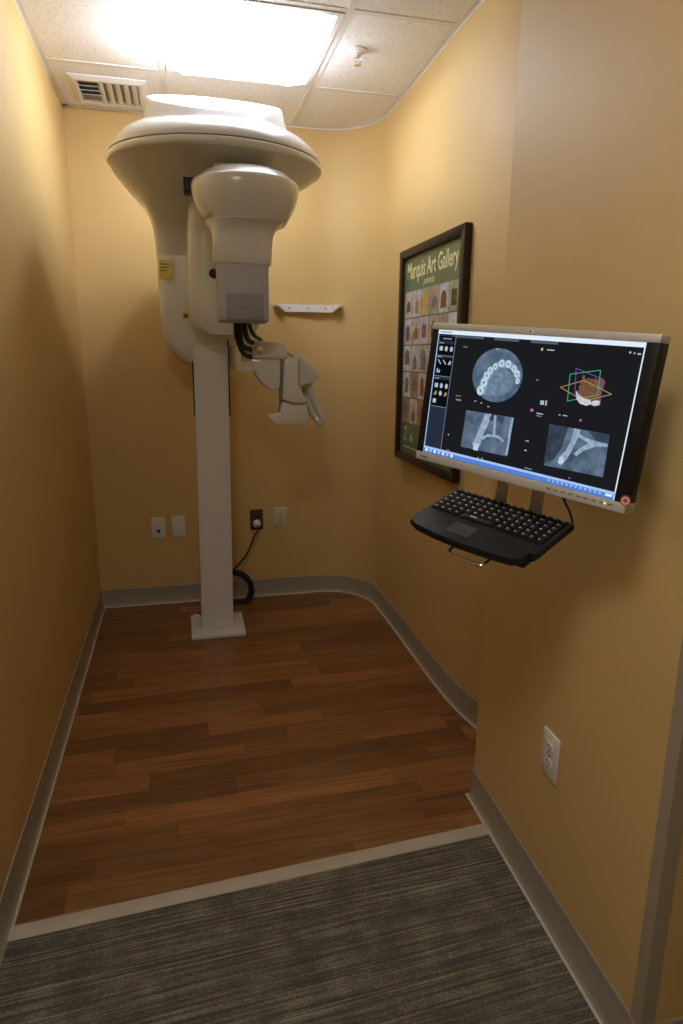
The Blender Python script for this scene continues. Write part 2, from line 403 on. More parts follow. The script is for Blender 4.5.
# sprinkler
sk = thing('fire_sprinkler', 'small pendant fire sprinkler on a white ceiling tile', 'sprinkler', (1.159, 2.664, C))
obj('escutcheon', lathe([(.036, 0), (.035, -.005), (.024, -.010), (.012, -.012)], 24), m_trimw, sk)
obj('body', lathe([(.011, -.011), (.011, -.020), (.008, -.024)], 16), m_chrome, sk)
fr = None
for s in (-1, 1): fr = tube([(s*.008, 0, -.022), (s*.013, 0, -.034), (s*.004, 0, -.048)], .002, 6, fr)
obj('frame_arms', fr, m_chrome, sk)
obj('deflector', lathe([(.004, -.046), (.014, -.0485), (.014, -.050), (.003, -.050)], 16), m_chrome, sk)

# ------------------------------------------------------------------ the x-ray machine
XB = Vector((.603, 3.15, 0))
xm = thing('xray_machine', 'tall ivory dental x-ray machine on a white column in the alcove', 'x-ray machine', XB)
def xo(name, bm, m, parent=None, angle=35): return obj(name, bm, m, parent or xm, angle, world=True)
base = xo('base_plate', box(.462, .722, 2.995, 3.275, 0, .020, .004), m_white2)
for x, y in ((.485, 3.25), (.70, 3.25), (.482, 3.02)):
    if y < 3.1: continue
    xo('bolt', lathe([(.013, .020), (.013, .023), (.009, .0235), (.009, .033), (.004, .035)], 6, M=Matrix.Translation((x, y, 0))), m_chrome)
for z in (.055, .075):
    xo('bolt', lathe([(.006, 0), (.006, .006), (.003, .008)], 8, M=Matrix.Translation((.5145, 3.12, z)) @ Matrix.Rotation(-PI/2, 4, 'Y')), m_chrome)
column = loft([[Vector(v) for v in ((.514, 3.07, .02), (.666, 3.07, .02), (.666, 3.23, .02), (.514, 3.23, .02))],
               [Vector(v) for v in ((.527, 3.07, 1.376), (.679, 3.07, 1.376), (.679, 3.23, 1.376), (.527, 3.23, 1.376))]])
bmesh.ops.bevel(column, geom=column.edges[:], offset=.006, segments=2, affect='EDGES')
xo('column', column, m_white2)
xo('column_gap_strip', box(.5205, .5265, 3.10, 3.20, 1.06, 1.40), m_black)  # black strips put in for the dark, shaded gaps beside the column top
xo('column_gap_strip', box(.6775, .6835, 3.078, 3.20, 1.06, 1.40), m_black)
# carriage that rises behind the column and leans into the head
def rr(x0, x1, y0, y1, z, e=5, n=44): return sring((x0+x1)/2, (y0+y1)/2, z, (x1-x0)/2, (y1-y0)/2, e, n)
pl = lambda px, py, Y=3.12: P(px, py, Y)
secs = []
for px, py, y0, y1, xr in ((196, 366, 3.12, 3.30, .70), (186, 363.5, 3.10, 3.33, .74), (176, 357, 3.09, 3.35, .775), (168, 348, 3.085, 3.36, .80), (162.5, 336, 3.08, 3.36, .815), (160, 320, 3.08, 3.36, .82), (158, 290, 3.08, 3.36, .82),
                           (156.5, 262, 3.08, 3.36, .82), (156, 255.5, 3.08, 3.36, .82)):
    v = pl(px, py); secs.append(rr(v.x, xr, y0, y1, v.z))
car = xo('carriage', loft(secs), m_white)
v0 = pl(156, 255)
secs = [rr(v0.x+.002, .818, 3.082, 3.358, v0.z-.004, 5, 96), rr(v0.x, .82, 3.08, 3.36, v0.z+.001, 5, 96)]
for z, xl, xr, yc, hy_, e_ in ((1.825, .384, .82, 3.21, .14, 5), (1.873, .377, .825, 3.17, .155, 4.6), (1.907, .367, .83, 3.12, .175, 4.2), (1.932, .347, .84, 3.04, .21, 3.5), (1.953, .313, .87, 2.94, .25, 2.9), (1.970, .280, .93, 2.83, .29, 2.4), (1.981, .259, .99, 2.73, .32, 2.1), (1.992, .250, 1.012, 2.67, .333, 2)):
    secs.append(rr(xl, xr, yc-hy_, yc+hy_, z, e_, 96))
xo('mast_cover', loft(secs), m_white, None, 60)
# sticker and little label on the carriage
a, c_ = P(158.5, 260, 3.078), P(172, 279, 3.078)
stk = xo('warning_sticker', box(a.x, c_.x, 3.0765, 3.082, c_.z, a.z), m_sticker)
for k in range(3):
    z = a.z-.018-k*.013
    xo('print_line', box(a.x+.006, c_.x-(.008, .012, .02)[k], 3.0760, 3.0768, z, z+.004), m_ink, stk)
a, c_ = P(182.5, 312.5, 3.078), P(187, 319, 3.078)
lb = xo('small_label', box(a.x, c_.x+.01, 3.0765, 3.082, c_.z, a.z), m_stick2)
xo('print_mark', box(a.x+.006, c_.x+.004, 3.0760, 3.0768, c_.z+.007, a.z-.007), m_ink, lb)
# round head
HX0, HY0 = .631, 2.67
KY = .87     # the head is a little shallower than wide
def hring(r_, z, ty=0): return sring(HX0, HY0, z, r_, r_*KY, 2, 96, 0, ty)
prof = [(.382, 1.990), (.386, 1.996), (.387, 2.004), (.385, 2.011), (.379, 2.015)]
xo('head_rim', loft([hring(r_, z) for r_, z in prof]), m_white, None, 60)
xo('head_seam', loft([hring(.379, z) for z in (2.0145, 2.0185)]), m_shade)
prof = [(.382, 2.018, 0), (.381, 2.024, 0), (.374, 2.040, .01), (.358, 2.062, .03), (.335, 2.086, .06), (.305, 2.110, .10), (.280, 2.124, .13), (.268, 2.131, .15)]
xo('head_dome', loft([hring(*p_) for p_ in prof]), m_white, None, 60)
TY = .42
nr_ = [hring(.268, 2.126, .15), hring(.258, 2.142, .18), hring(.249, 2.170, .27), hring(.241, 2.210, TY-.01), hring(.237, 2.215, TY), hring(.10, 2.215, TY)]
xo('head_neck', loft(nr_), m_white, None, 40)
v = P(187, 185, 2.52)
xo('black_stop', box(v.x-.012, v.x+.05, v.y-.01, v.y+.05, v.z-.024, v.z+.024, .003), m_black)
# rotating arm: rear body
AY0, AY1 = 2.85, 3.02
secs = []
for pl_, pr_, py in ((206, 250, 334.5), (198, 256, 331), (192.5, 259.5, 324), (189, 261.5, 312), (187.5, 262, 295), (187, 262, 260), (187, 262, 225), (188.5, 262, 200), (191, 262, 182)):
    a, c_ = P(pl_, py, AY0+.05), P(pr_, py, AY0+.05); s = .018 if py > 330 else (.006 if py > 320 else 0)
    secs.append(rr(a.x, c_.x, AY0+s, AY1-s, a.z, 4))
secs.append(rr(.52, .79, 2.80, 3.0, 1.93, 4))
arm = xo('rotating_arm', loft(secs), m_white, None, 40)
v = P(213.5, 273.5, AY0-.004)
xo('black_knob', lathe([(.016, -.03), (.018, 0), (.018, .012), (.014, .018), (.004, .019)], 24, M=Matrix.Translation(v) @ Matrix.Rotation(PI/2, 4, 'X')), m_black, arm)
xo('arm_beam', box(.60, .80, 2.40, 2.95, 1.86, 1.955, .02), m_white, arm)
xo('pivot_hub', lathe([(.10, 1.90), (.115, 1.93), (.12, 1.988)], 32, M=Matrix.Translation((.66, 2.68, 0))), m_white, arm)
# rotating arm: front head with its sensor box
FX, FY = .706, 2.42
det = [(1.629, .0930, .060, 7, -.030, .687), (1.635, .0960, .063, 7, -.030, .687), (1.69, .0985, .070, 6, -.026, .688), (1.722, .1015, .078, 5, -.020, .690), (1.741, .108, .090, 4, -.012, .694), (1.756, .119, .110, 3.2, -.006, .698), (1.766, .131, .128, 2.6, 0, .702)]
xo('detector_neck', loft([sring(fx, FY+dy, z, rx, ry, e_, 64) for z, rx, ry, e_, dy, fx in det]), m_white, None, 50)
xo('head_seam', loft([sring(.703, FY, z, .1325, .1295, 2.6, 64) for z in (1.7655, 1.7695)]), m_trimw)
det = [(1.769, .136, .132, 2.6), (1.79, .149, .144, 2.5), (1.82, .166, .160, 2.4), (1.85, .1765, .168, 2.3), (1.874, .180, .171, 2.3), (1.888, .1775, .169, 2.3), (1.895, .170, .162, 2.3), (1.899, .163, .156, 2.3), (1.915, .146, .140, 2.2), (1.930, .112, .108, 2.1), (1.938, .065, .065, 2), (1.941, .02, .02, 2)]
xo('detector_cap', loft([sring(FX, FY, z, rx, ry, e_, 64) for z, rx, ry, e_ in det]), m_white, None, 60)
BXC = .6855
sb = xo('sensor_box', loft([sring(BXC, 2.39, z, hw, hd, e_, 64) for z, hw, hd, e_ in ((1.441, .076, .045, 8), (1.443, .081, .050, 8), (1.449, .085, .054, 9), (1.459, .086, .056, 9), (1.59, .0865, .057, 9), (1.630, .087, .057, 9))]), m_grey, None, 40)
a, c_ = P(226, 293, 2.332), P(264, 320.5, 2.332)
gp_ = xo('grille_panel', box(a.x, c_.x, 2.3295, 2.336, c_.z, a.z, .003), m_grey2, sb)
a, c_ = P(238, 307, 2.328), P(252, 309, 2.328)
xo('name_mark', box(a.x, c_.x, 2.3285, 2.3296, c_.z, a.z), m_shade, sb)
# chin rest
CY = 2.60
def px(pts, Y=CY): return [(lambda v: (v.x, v.z))(P(x, y, Y)) for x, y in pts]
xo('support_beam', box(.690, .752, 2.60, 3.12, 1.268, 1.372, .006), m_white)
cb = xo('chin_block', prism(px([(250, 344), (254, 340.5), (281, 341.5), (286, 345), (286, 356), (284, 358), (252, 357.5)]), CY-.03, CY+.09, .006), m_white)
v = P(259.5, 350, CY-.031)
xo('adjust_knob', lathe([(.016, 0), (.016, .006), (.012, .012), (.007, .013), (.006, .016), (.003, .016)], 20, M=Matrix.Translation(v) @ Matrix.Rotation(PI/2, 4, 'X')), m_chrome, cb)
xo('chin_shell', prism(px([(250, 358.5), (280.5, 358.5), (280, 388), (271.5, 391), (264, 385.5), (257.5, 377.5), (253, 368)]), CY-.012, CY+.08, .008), m_white)
xo('chin_gap_strip', prism(px([(280, 359), (282, 359), (281.5, 415), (279.5, 415)]), CY, CY+.02), m_shade)  # dark strip in place of the shaded gap between shell and block
sbk = xo('support_block', prism(px([(283, 360), (287, 357), (297, 357), (297.5, 388), (305, 399), (304, 403), (293, 403), (281.5, 399)]), CY-.035, CY+.05, .005), m_white)
xo('seam_line', prism(px([(281, 399.5), (293, 402.5), (305, 401.5), (305, 403), (293, 404.3), (281, 401)]), CY-.034, CY+.045), m_shade, sbk)
xo('lower_block', prism(px([(281.5, 401), (293, 404.5), (305, 403.5), (307.5, 418), (306, 423.5), (275, 423.5), (269, 418), (269.5, 414.5), (279.5, 412.5)]), CY-.030, CY+.05, .004), m_white)
xo('temple_wedge', prism(px([(288, 352.5), (301, 354), (319, 371), (319, 377), (312.5, 382.5), (298, 386.5), (297.5, 362)], CY+.03), CY+.0, CY+.10, .008), m_white)
hp = [P(x, y, CY+.05) for x, y in ((308.5, 381), (312, 394), (317, 407), (322.5, 419))] + [P(320.5, 424, CY+.055)] + [P(x, y, CY+.10) for x, y in ((316, 419), (310, 409), (306, 396), (304, 384))]
xo('hand_grip', tube(hp, [.0135]*200, 14), m_white)
# cables below the sensor
for pts, r_ in (([(236, 316, 2.44), (236, 332, 2.46), (239, 345, 2.5), (244, 354, 2.55), (251, 357, 2.60)], .0085),
                ([(239.5, 316, 2.43), (240, 334, 2.46), (243, 346, 2.52), (252, 350, 2.59)], .010),
                ([(244, 316, 2.43), (245, 330, 2.46), (248, 340, 2.52), (254, 343, 2.60)], .010),
                ([(248.5, 316, 2.44), (250, 327, 2.46), (254, 335, 2.5), (261, 340, 2.62)], .0075)):
    xo('cable', tube([P(x, y, Y) for x, y, Y in pts], r_, 10), m_rubber)

# ------------------------------------------------------------------ wall bracket on the back wall
a, c_ = P(273, 305, D), P(341, 312, D)
wb = thing('wall_rail', 'white wall-mounted rail with hooked ends beside the x-ray machine', 'rail', ((a.x+c_.x)/2, D-.0185, 1.578), (0, 0, -.085))
hw = (c_.x-a.x)/2
obj('back_strip', prism([(-hw*.72, -.022), (hw*.72, -.022), (hw, .006), (hw, .016), (-hw, .016), (-hw, .006)], -.012, 0), m_trimw, wb)
for s_ in (-1, 1):
    hk = loft([[Vector((s_*x, y, z)) for x, z in ((hw*.70, -.020), (hw*.70, .015), (hw*q, .015), (hw*q, .004))] for y, q in ((-.011, .99), (-.035, .96), (-.05, .86))])
    obj('hook', hk, m_trimw, wb)
for x in (-hw*.55, 0, hw*.5):
    obj('screw', lathe([(.0045, 0), (.0045, .0015), (.002, .002)], 10, M=Matrix.Translation((x, -.012, -.004)) @ Matrix.Rotation(PI/2, 4, 'X')), m_shade, wb)

# ------------------------------------------------------------------ wall plates
def plate(name, label, cat, loc, rotz, kind, mp_, group=None):
    t = thing(name, label, cat, loc, (0, 0, rotz), group)
    w_, h_ = .036, .058
    obj('cover_plate', box(-w_, w_, -.006, 0, -h_, h_, .003), mp_, t)
    def disc(x, z, r_, m, nm, y=-.006, d=.002): return obj(nm, lathe([(r_, 0), (r_, d*.7), (r_*.8, d)], 16, M=Matrix.Translation((x, y, z)) @ Matrix.Rotation(PI/2, 4, 'X')), m, t)
    if kind == 'duplex':
        for z in (-.0195, .0195):
            f = obj('socket', prism([(.0165*math.cos(q), z+max(-.0135, min(.0135, .017*math.sin(q)))) for q in [2*PI*i/24 for i in range(24)]], -.0085, -.005), mp_, t)
            for x, hh in ((-.0065, .0045), (.0065, .0035)): obj('slot', box(x-.0012, x+.0012, -.0088, -.008, z+.001-hh+.003, z+.001+hh+.003), m_dark, f)
            obj('slot', box(-.0025, .0025, -.0088, -.008, z-.010, z-.005), m_dark, f)
        disc(0, 0, .0035, m_shade, 'screw')
    elif kind == 'blank':
        for z in (-.042, .042): disc(0, z, .003, mp_, 'screw')
    elif kind == 'jack':
        disc(0, -.018, .0095, m_dark, 'jack', d=.004); disc(0, .016, .004, m_shade, 'jack', d=.003)
        for z in (-.048, .048): disc(0, z, .003, mp_, 'screw')
    return t
def pc(px0, py0): v = P(px0, py0, D); return (v.x, D, v.z)
plate('jack_plate', 'white wall plate with one round black jack, left of the machine column', 'wall plate', pc(158.5, 527.5), 0, 'jack', m_plate)
plate('blank_plate', 'plain white blank wall plate right beside the machine column', 'wall plate', pc(178.5, 526), 0, 'blank', m_plate)
bo = plate('wall_outlet', 'dark brown wall outlet with a white plug in it', 'outlet', pc(256.5, 519.5), 0, 'duplex', m_brown)
plate('wall_outlet', 'ivory duplex wall outlet right of the dark plugged-in outlet', 'outlet', pc(280.2, 517.5), 0, 'duplex', m_plate2)
dv = (RW0-RW1).normalized(); nrm = Vector((dv.y, -dv.x, 0)); th = -PI/2 - math.atan2(dv.x, dv.y)
v = onplane(551.5, 755.5, RW0, nrm)
plate('wall_outlet', 'white duplex wall outlet low on the near wall below the monitor', 'outlet', v, th, 'duplex', m_plate)

# power cord with plug and hanging coil
po = Vector(bo.location) + Vector((0, -.006, -.0195))
pcd = thing('power_cord', 'black power cord with white plug, coiled behind the machine column', 'cord', (po.x, D-.01, 0))
def pwo(n, bm, m): return obj(n, bm, m, pcd, world=True)
pwo('plug', loft([sring(po.x, 0, 0, r_, r_, 2.6, 24) for r_ in (.001,)]*2) if False else lathe([(.022, .003), (.0225, .012), (.020, .022), (.012, .032), (.007, .040)], 24, M=Matrix.Translation(po) @ Matrix.Rotation(PI/2, 4, 'X')), m_trimw)
pts = [po + Vector((0, -.035, -.002)), po + Vector((-.002, -.05, -.03))] + [P(x, y, D-.08) for x, y in ((254, 537), (248, 552), (240, 563), (232, 571))] + [P(226, 575, D-.10)]
pwo('cord', tube(pts, .0052, 8), m_rubber)
co = []; cen = P(231, 590, D-.10); rad = .122
for k in range(5):
    r_ = rad - .010*(k % 3); yy = cen.y - .018 + .009*k; zz = cen.z - .006 + .004*(k % 2)
    co += [(cen.x + r_*math.cos(q), yy + .009*q/(2*PI), max(.006, zz + r_*.9*math.sin(q))) for q in [2*PI*i/28 + PI/2 for i in range(28)]]
pwo('cord_coil', tube(co, .0056, 8, sm=False), m_rubber)

# ------------------------------------------------------------------ framed poster
FXW = 1.4535; fy0, fy1, fz0, fz1 = 2.215, 2.905, .876, 1.777
fw_, fh_ = fy1-fy0, fz1-fz0
ps = thing('framed_poster', 'dark wood framed poster of small door photographs on the curved wall', 'poster', (FXW, (fy0+fy1)/2, fz0), (0, 0, -PI/2))
bw = .034; X0, X1 = -fw_/2, fw_/2
obj('frame_side', prism([(X0, 0), (X0+bw, bw), (X0+bw, fh_-bw), (X0, fh_)], -.030, 0, .003), m_wood_frame, ps)
obj('frame_side', prism([(X1, 0), (X1, fh_), (X1-bw, fh_-bw), (X1-bw, bw)], -.030, 0, .003), m_wood_frame, ps)
obj('frame_side', prism([(X0, fh_), (X0+bw, fh_-bw), (X1-bw, fh_-bw), (X1, fh_)], -.030, 0, .003), m_wood_frame, ps)
obj('frame_side', prism([(X0, 0), (X1, 0), (X1-bw, bw), (X0+bw, bw)], -.030, 0, .003), m_wood_frame, ps)
m_green = noisy(mat('poster_green', (.12, .19, .10), .25), 6, .12)
m_cream = noisy(mat('poster_lettering', (.85, .83, .45), .4), 30, .03)
sheet = obj('poster_sheet', box(X0+bw-.002, X1-bw+.002, -.014, -.004, bw-.002, fh_-bw+.002), m_green, ps)
iw = fw_-2*bw; YS = -.0142
text_mesh('Marquis Art Gallery', .092, m_cream, sheet, 'title_lettering', (-.004, YS-.0004, fh_-bw-.088), sx=.735, offset=.0014)
text_mesh('presents', .040, m_cream, sheet, 'subtitle_lettering', (-.02, YS-.0004, fh_-bw-.124), shear=.35, sx=.8)
tones = [(.42, .34, .27), (.58, .52, .42), (.70, .70, .72), (.62, .60, .66), (.42, .22, .15), (.72, .72, .74), (.42, .44, .30), (.55, .45, .32), (.60, .57, .64), (.36, .26, .18)]
pm = [noisy(mat('photo_print_%d' % i, t_, .25), 34, .35) for i, t_ in enumerate(tones)]
doors = [(.16, .075, .045), (.26, .10, .05), (.10, .07, .05), (.20, .16, .16), (.45, .26, .06), (.07, .05, .03), (.30, .14, .09), (.22, .2, .17)]
dm = [noisy(mat('door_print_%d' % i, t_, .25), 50, .3) for i, t_ in enumerate(doors)]
m_amber = noisy(mat('door_print_amber', (.75, .42, .06), .25), 40, .15)
gx0, gx1 = X0+bw+.016, X1-bw-.016; gz1 = fh_-bw-.138; gz0 = bw+.135; nc, nr = 6, 5
cw, ch = (gx1-gx0)/nc, (gz1-gz0)/nr
for r_ in range(nr):
    for c_ in range(nc):
        x0, x1 = gx0+c_*cw+.0025, gx0+(c_+1)*cw-.0025; z1 = gz1-r_*ch-.0025; z0 = gz1-(r_+1)*ch+.0025
        ph = obj('photo', box(x0, x1, YS-.0006, YS, z0, z1), pm[(r_*7+c_*3+random.randint(0, 1)) % len(pm)], sheet)
        w_ = (x1-x0)*random.uniform(.42, .66); xc = (x0+x1)/2+random.uniform(-.004, .004); zb = z0+random.uniform(.004, .03); zt = z1-random.uniform(.02, .05)
        amber = (r_ == 0 and c_ == 2)
        if amber: zb, zt = z0+.006, z1-.028
        if random.random() < .6 or amber: shp = [(xc-w_/2, zb), (xc+w_/2, zb)] + [(xc+w_/2*math.cos(q), zt-w_/2+w_/2*1.2*math.sin(q)) for q in [PI*i/8 for i in range(9)]]
        else: shp = [(xc-w_/2, zb), (xc+w_/2, zb), (xc+w_/2, zt), (xc-w_/2, zt)]
        obj('door_image', prism(shp, YS-.0010, YS-.0005), m_amber if amber else random.choice(dm), ph)
# script marks and fine print at the foot of the poster
sc = tube([(X0+.09, YS, bw+.105), (X0+.105, YS, bw+.118), (X0+.115, YS, bw+.10), (X0+.10, YS, bw+.075), (X0+.088, YS, bw+.062), (X0+.105, YS, bw+.060), (X0+.125, YS, bw+.058)], .0022, 6)
obj('script_lettering', sc, m_cream, sheet)
sc = tube([(X0+.165, YS, bw+.058), (X0+.18, YS, bw+.088), (X0+.19, YS, bw+.056), (X0+.205, YS, bw+.075)], .0022, 6)
obj('script_lettering', sc, m_cream, sheet)
for k, (a, b_) in enumerate(((.08, .30), (.34, .56))): obj('fine_print', box(X0+a, X0+b_, YS-.0004, YS, bw+.028, bw+.031), m_cream, sheet)

# ------------------------------------------------------------------ monitor on its wall mount
def rot3(a, b_, c): return Matrix.Rotation(a, 3, 'Z') @ Matrix.Rotation(b_, 3, 'X') @ Matrix.Rotation(c, 3, 'Y')
MR = rot3(-1.130, -.060, .070); MC = Vector((1.046, 1.0765, 1.243)); MW, MH = .465, .2745
mo = thing('monitor', 'flat computer monitor with silver bezel showing dental x-ray images', 'monitor', MC, MR)
hw, hh = MW/2, MH/2
obj('housing', box(-hw, hw, .002, .030, -hh, hh, .004), m_black, mo)
obj('rear_cover', box(-hw*.6, hw*.6, .028, .05, -hh*.6, hh*.6, .008), m_black, mo)
obj('bezel_top', box(-hw-.0005, hw+.0005, -.003, .028, hh-.0125, hh+.0005, .002), m_alu, mo)
bb = obj('bezel_bottom', box(-hw-.0005, hw+.0005, -.003, .028, -hh-.0005, -hh+.0165, .002), m_alu, mo)
obj('bezel_side', box(-hw, -hw+.016, -.002, .02, -hh+.016, hh-.012, .001), m_black, mo)
obj('bezel_side', box(hw-.021, hw, -.002, .02, -hh+.016, hh-.012, .001), m_black, mo)
m_black_screen = emit('screen_black', (.0105, .0115, .0135), 1)
scr = obj('screen', box(-hw+.015, hw-.02, .0004, .006, -hh+.015, hh-.011), m_black_screen, mo)
nrmM = MR @ Vector((0, 1, 0))
MRI = MR.transposed()
def mz(X, Y):   # a point of the photograph on the glass, in monitor coordinates
    v = MRI @ (onplane(410+X/2.53, 320+Y/2.53, MC, nrmM) - MC); return Vector((v.x, 0, v.z))
sx0, sx1, sz0, sz1 = -hw+.0165, hw-.0215, -hh+.0170, hh-.0125
def spoly(name, pts, m, lay=1, parent=None):
    q = [(max(sx0, min(sx1, p[0])), max(sz0, min(sz1, p[1]))) for p in pts]
    return obj(name, prism(q, .0004-.00012*lay, .0004), m, parent or scr)
def srect(name, x0, x1, z0, z1, m, lay=1): return spoly(name, [(x0, z0), (x1, z0), (x1, z1), (x0, z1)], m, lay)
def seg(a, b_, w_):
    d = Vector((b_[0]-a[0], b_[1]-a[1])).normalized()*w_/2; n_ = Vector((-d.y, d.x))
    return [(a[0]-n_.x-d.x*0, a[1]-n_.y), (b_[0]-n_.x, b_[1]-n_.y), (b_[0]+n_.x, b_[1]+n_.y), (a[0]+n_.x, a[1]+n_.y)]
def zp(X, Y): v = mz(X, Y); return (v.x, v.z)
e_white = emit('screen_white', (.78, .90, 1.0), .95); e_blue = emit('screen_blue', (.12, .30, .85), .75); e_pale = emit('screen_pale_blue', (.42, .62, 1.0), .9)
e_tab = emit('screen_tab', (.10, .12, .17), .9); e_navy = emit('screen_navy', (.020, .028, .048), 1); e_line = emit('screen_line', (.30, .34, .42), .7)
e_icon = emit('screen_icon', (.55, .62, .68), .8); e_pan = emit('screen_panel_black', (.003, .004, .007), 1)
e_green = emit('screen_green', (.10, .75, .35), .6); e_purple = emit('screen_purple', (.30, .10, .60), .7); e_gold = emit('screen_gold', (.60, .42, .16), .7)
e_yel = emit('screen_yellow', (.85, .75, .15), .8); e_mag = emit('screen_magenta', (.60, .12, .65), .9); e_cyan = emit('screen_cyan', (.15, .80, .75), .8)
e_grn2 = emit('screen_pale_green', (.45, .75, .45), .6)
def xray(name, lo, hi, scale, off=(0, 0, 0)):
    m = emit(name, hi, 1); nt = m.node_tree; e_ = [n for n in nt.nodes if n.type == 'EMISSION'][0]
    tc = nd(m, 'ShaderNodeTexCoord'); mp = nd(m, 'ShaderNodeMapping'); mp.inputs['Location'].default_value = off; lk(m, tc.outputs['Object'], mp.inputs[0])
    n = nd(m, 'ShaderNodeTexNoise', Scale=scale, Detail=6.0, Roughness=.6); lk(m, mp.outputs[0], n.inputs['Vector'])
    r = nd(m, 'ShaderNodeValToRGB'); el = r.color_ramp.elements; el[0].position, el[1].position = .3, .75; el[0].color = lo+(1,); el[1].color = hi+(1,)
    lk(m, n.outputs['Fac'], r.inputs[0]); lk(m, r.outputs[0], e_.inputs[0]); return m
x_base = xray('xray_tissue', (.040, .064, .105), (.16, .23, .33), 38)
x_dark = xray('xray_dark', (.022, .034, .055), (.055, .08, .12), 60)
x_bone = xray('xray_bone', (.20, .28, .38), (.42, .54, .68), 120)
x_tooth = xray('xray_tooth', (.34, .46, .58), (.68, .82, .95), 220)
x_arch = xray('xray_arch', (.14, .20, .29), (.30, .40, .53), 110)
x_mid = xray('xray_mid', (.09, .135, .20), (.22, .31, .42), 90)
# window chrome
srect('title_bar', sx0, sx1, sz1-.0075, sz1, e_white)
for a, b_ in ((.0, .10), (.105, .18), (.185, .26)): srect('tab', sx0+.035+a, sx0+.035+b_-.02, sz1-.0125, sz1-.0085, e_tab)
srect('title_text', sx0+.006, sx0+.035, sz1-.005, sz1-.0028, e_line, 2)
srect('window_edge', sx0, sx0+.0022, sz0, sz1-.0075, e_pale)
srect('window_edge', sx1-.0024, sx1, sz0, sz1-.0075, e_white)
srect('taskbar', sx0, sx1, sz0, sz0+.0115, e_blue); srect('taskbar_highlight', sx0, sx1, sz0+.0082, sz0+.0125, e_pale, 2)
for k in range(7): srect('taskbar_icon', sx0+.006+k*.0115, sx0+.012+k*.0115, sz0+.0022, sz0+.0078, e_pale if k % 2 else e_white, 2)
for k in range(12): srect('tray_icon', sx1-.125+k*.0088, sx1-.1215+k*.0088, sz0+.0040, sz0+.0070, e_pale, 2)
srect('clock', sx1-.017, sx1-.005, sz0+.0035, sz0+.0075, e_white, 2)
# tool column
pw = .044; tx0 = sx0+.0035; tx1 = tx0+pw
srect('tool_panel', tx0, tx1, sz0+.0125, sz1-.0085, e_navy)
def rel(z): return sz1-.0085-z
srect('tool_heading', tx0+.002, tx1-.002, rel(.012), rel(.003), e_pan, 2); srect('tool_heading_text', tx0+.010, tx1-.010, rel(.009), rel(.0065), e_line, 3)
for z0_, z1_ in ((.018, .040), (.045, .080), (.087, .140)):
    srect('tool_group', tx0+.001, tx1-.001, rel(z1_), rel(z0_), e_pan, 2)
    srect('group_line', tx0+.001, tx1-.001, rel(z1_+.0012), rel(z1_), e_line, 3); srect('group_title', tx0+.002, tx0+.014, rel(z0_-.0005), rel(z0_-.003), e_line, 3)
rows = ((.027, (0, 1, 2)), (.053, (0, 1, 2)), (.070, (0,)), (.099, (0, 1, 2)), (.114, (0, 1, 2)), (.130, (0,)))
def icon(kind, x, z, s):
    if kind == 0: pts = [(x-s, z-s), (x+s, z-s), (x+s, z+s), (x-s, z+s)]
    elif kind == 1: pts = [(x+s*.9*math.cos(q), z+s*1.2*math.sin(q)) for q in [2*PI*i/12 for i in range(12)]]
    elif kind == 2: pts = [(x-s, z-s), (x+s*.4, z-s), (x+s, z+s*.2), (x+s*.3, z+s), (x-s*.2, z+s*.6)]
    elif kind == 3: pts = seg((x-s, z+s), (x+s, z-s), .0022)
    else: pts = [(x-s, z+s), (x-s*.3, z+s), (x-s*.3, z-s*.3), (x+s*.3, z-s*.3), (x+s*.3, z+s*.4), (x+s, z+s*.4), (x+s, z-s), (x-s, z-s)]
    return pts
kinds = ((0, 1, 1), (3, 3, 2), (4,), (0, 1, 1), (2, 1, 2), (0,))
for (z, cs), ks in zip(rows, kinds):
    for c_, k in zip(cs, ks): spoly('tool_icon', icon(k, tx0+.009+c_*.0135, rel(z), .0042), e_icon if not (k == 2 and z > .11) else e_gold, 3)
srect('panel_edge', tx1-.0006, tx1+.0004, sz0+.0125, sz1-.0085, e_line, 2)
# axial round slice with its arch of teeth
c0 = mz(219, 140); rx = (mz(282, 145)-mz(157, 132)).length/2; rz = (mz(222, 73)-mz(216, 209)).length/2
rad = (rx+rz)/2
sl = spoly('axial_slice', [(c0.x+rx*math.cos(q), c0.z+rz*math.sin(q)) for q in [2*PI*i/40 for i in range(40)]], x_base, 1)
up_ = [q for q in [PI*.28 + PI*1.0*i/24 for i in range(25)]]
inner = [(c0.x+rx*.74*math.cos(q)+.002, c0.z-rz*.08+rz*.62*math.sin(q)) for q in [-.15*PI + PI*1.35*i/30 for i in range(31)]]
spoly('palate_shade', [(c0.x+rx*.62*math.cos(q)+rx*.05, c0.z-rz*.22+rz*.55*math.sin(q)) for q in [2*PI*i/28 for i in range(28)]], x_mid, 2)
band = [zp(*p) for p in ((170, 182), (182, 152), (197, 128), (214, 109), (234, 101), (254, 103), (271, 118), (280, 140), (277, 160))] + [zp(*p) for p in ((267, 160), (266, 142), (256, 127), (247, 121), (233, 120), (219, 128), (206, 142), (199, 160), (190, 190))]
spoly('arch_bone', band, x_arch, 2)
for X, Y, s in ((178, 178, 1.3), (187, 158, 1.25), (194, 141, 1.1), (203, 128, 1.0), (216, 118, .85), (232, 110, 1.0), (249, 112, 1.0), (263, 123, .9), (271, 137, .95), (272, 155, .7)):
    v = mz(X, Y); a = rx*.115*s
    spoly('tooth', [(v.x+a*math.cos(q)*1.0, v.z+a*1.12*math.sin(q)) for q in [2*PI*i/12 for i in range(12)]], x_tooth, 3)
    spoly('tooth_core', [(v.x+a*.30*math.cos(q), v.z+a*.34*math.sin(q)) for q in [2*PI*i/8 for i in range(8)]], x_mid, 4)
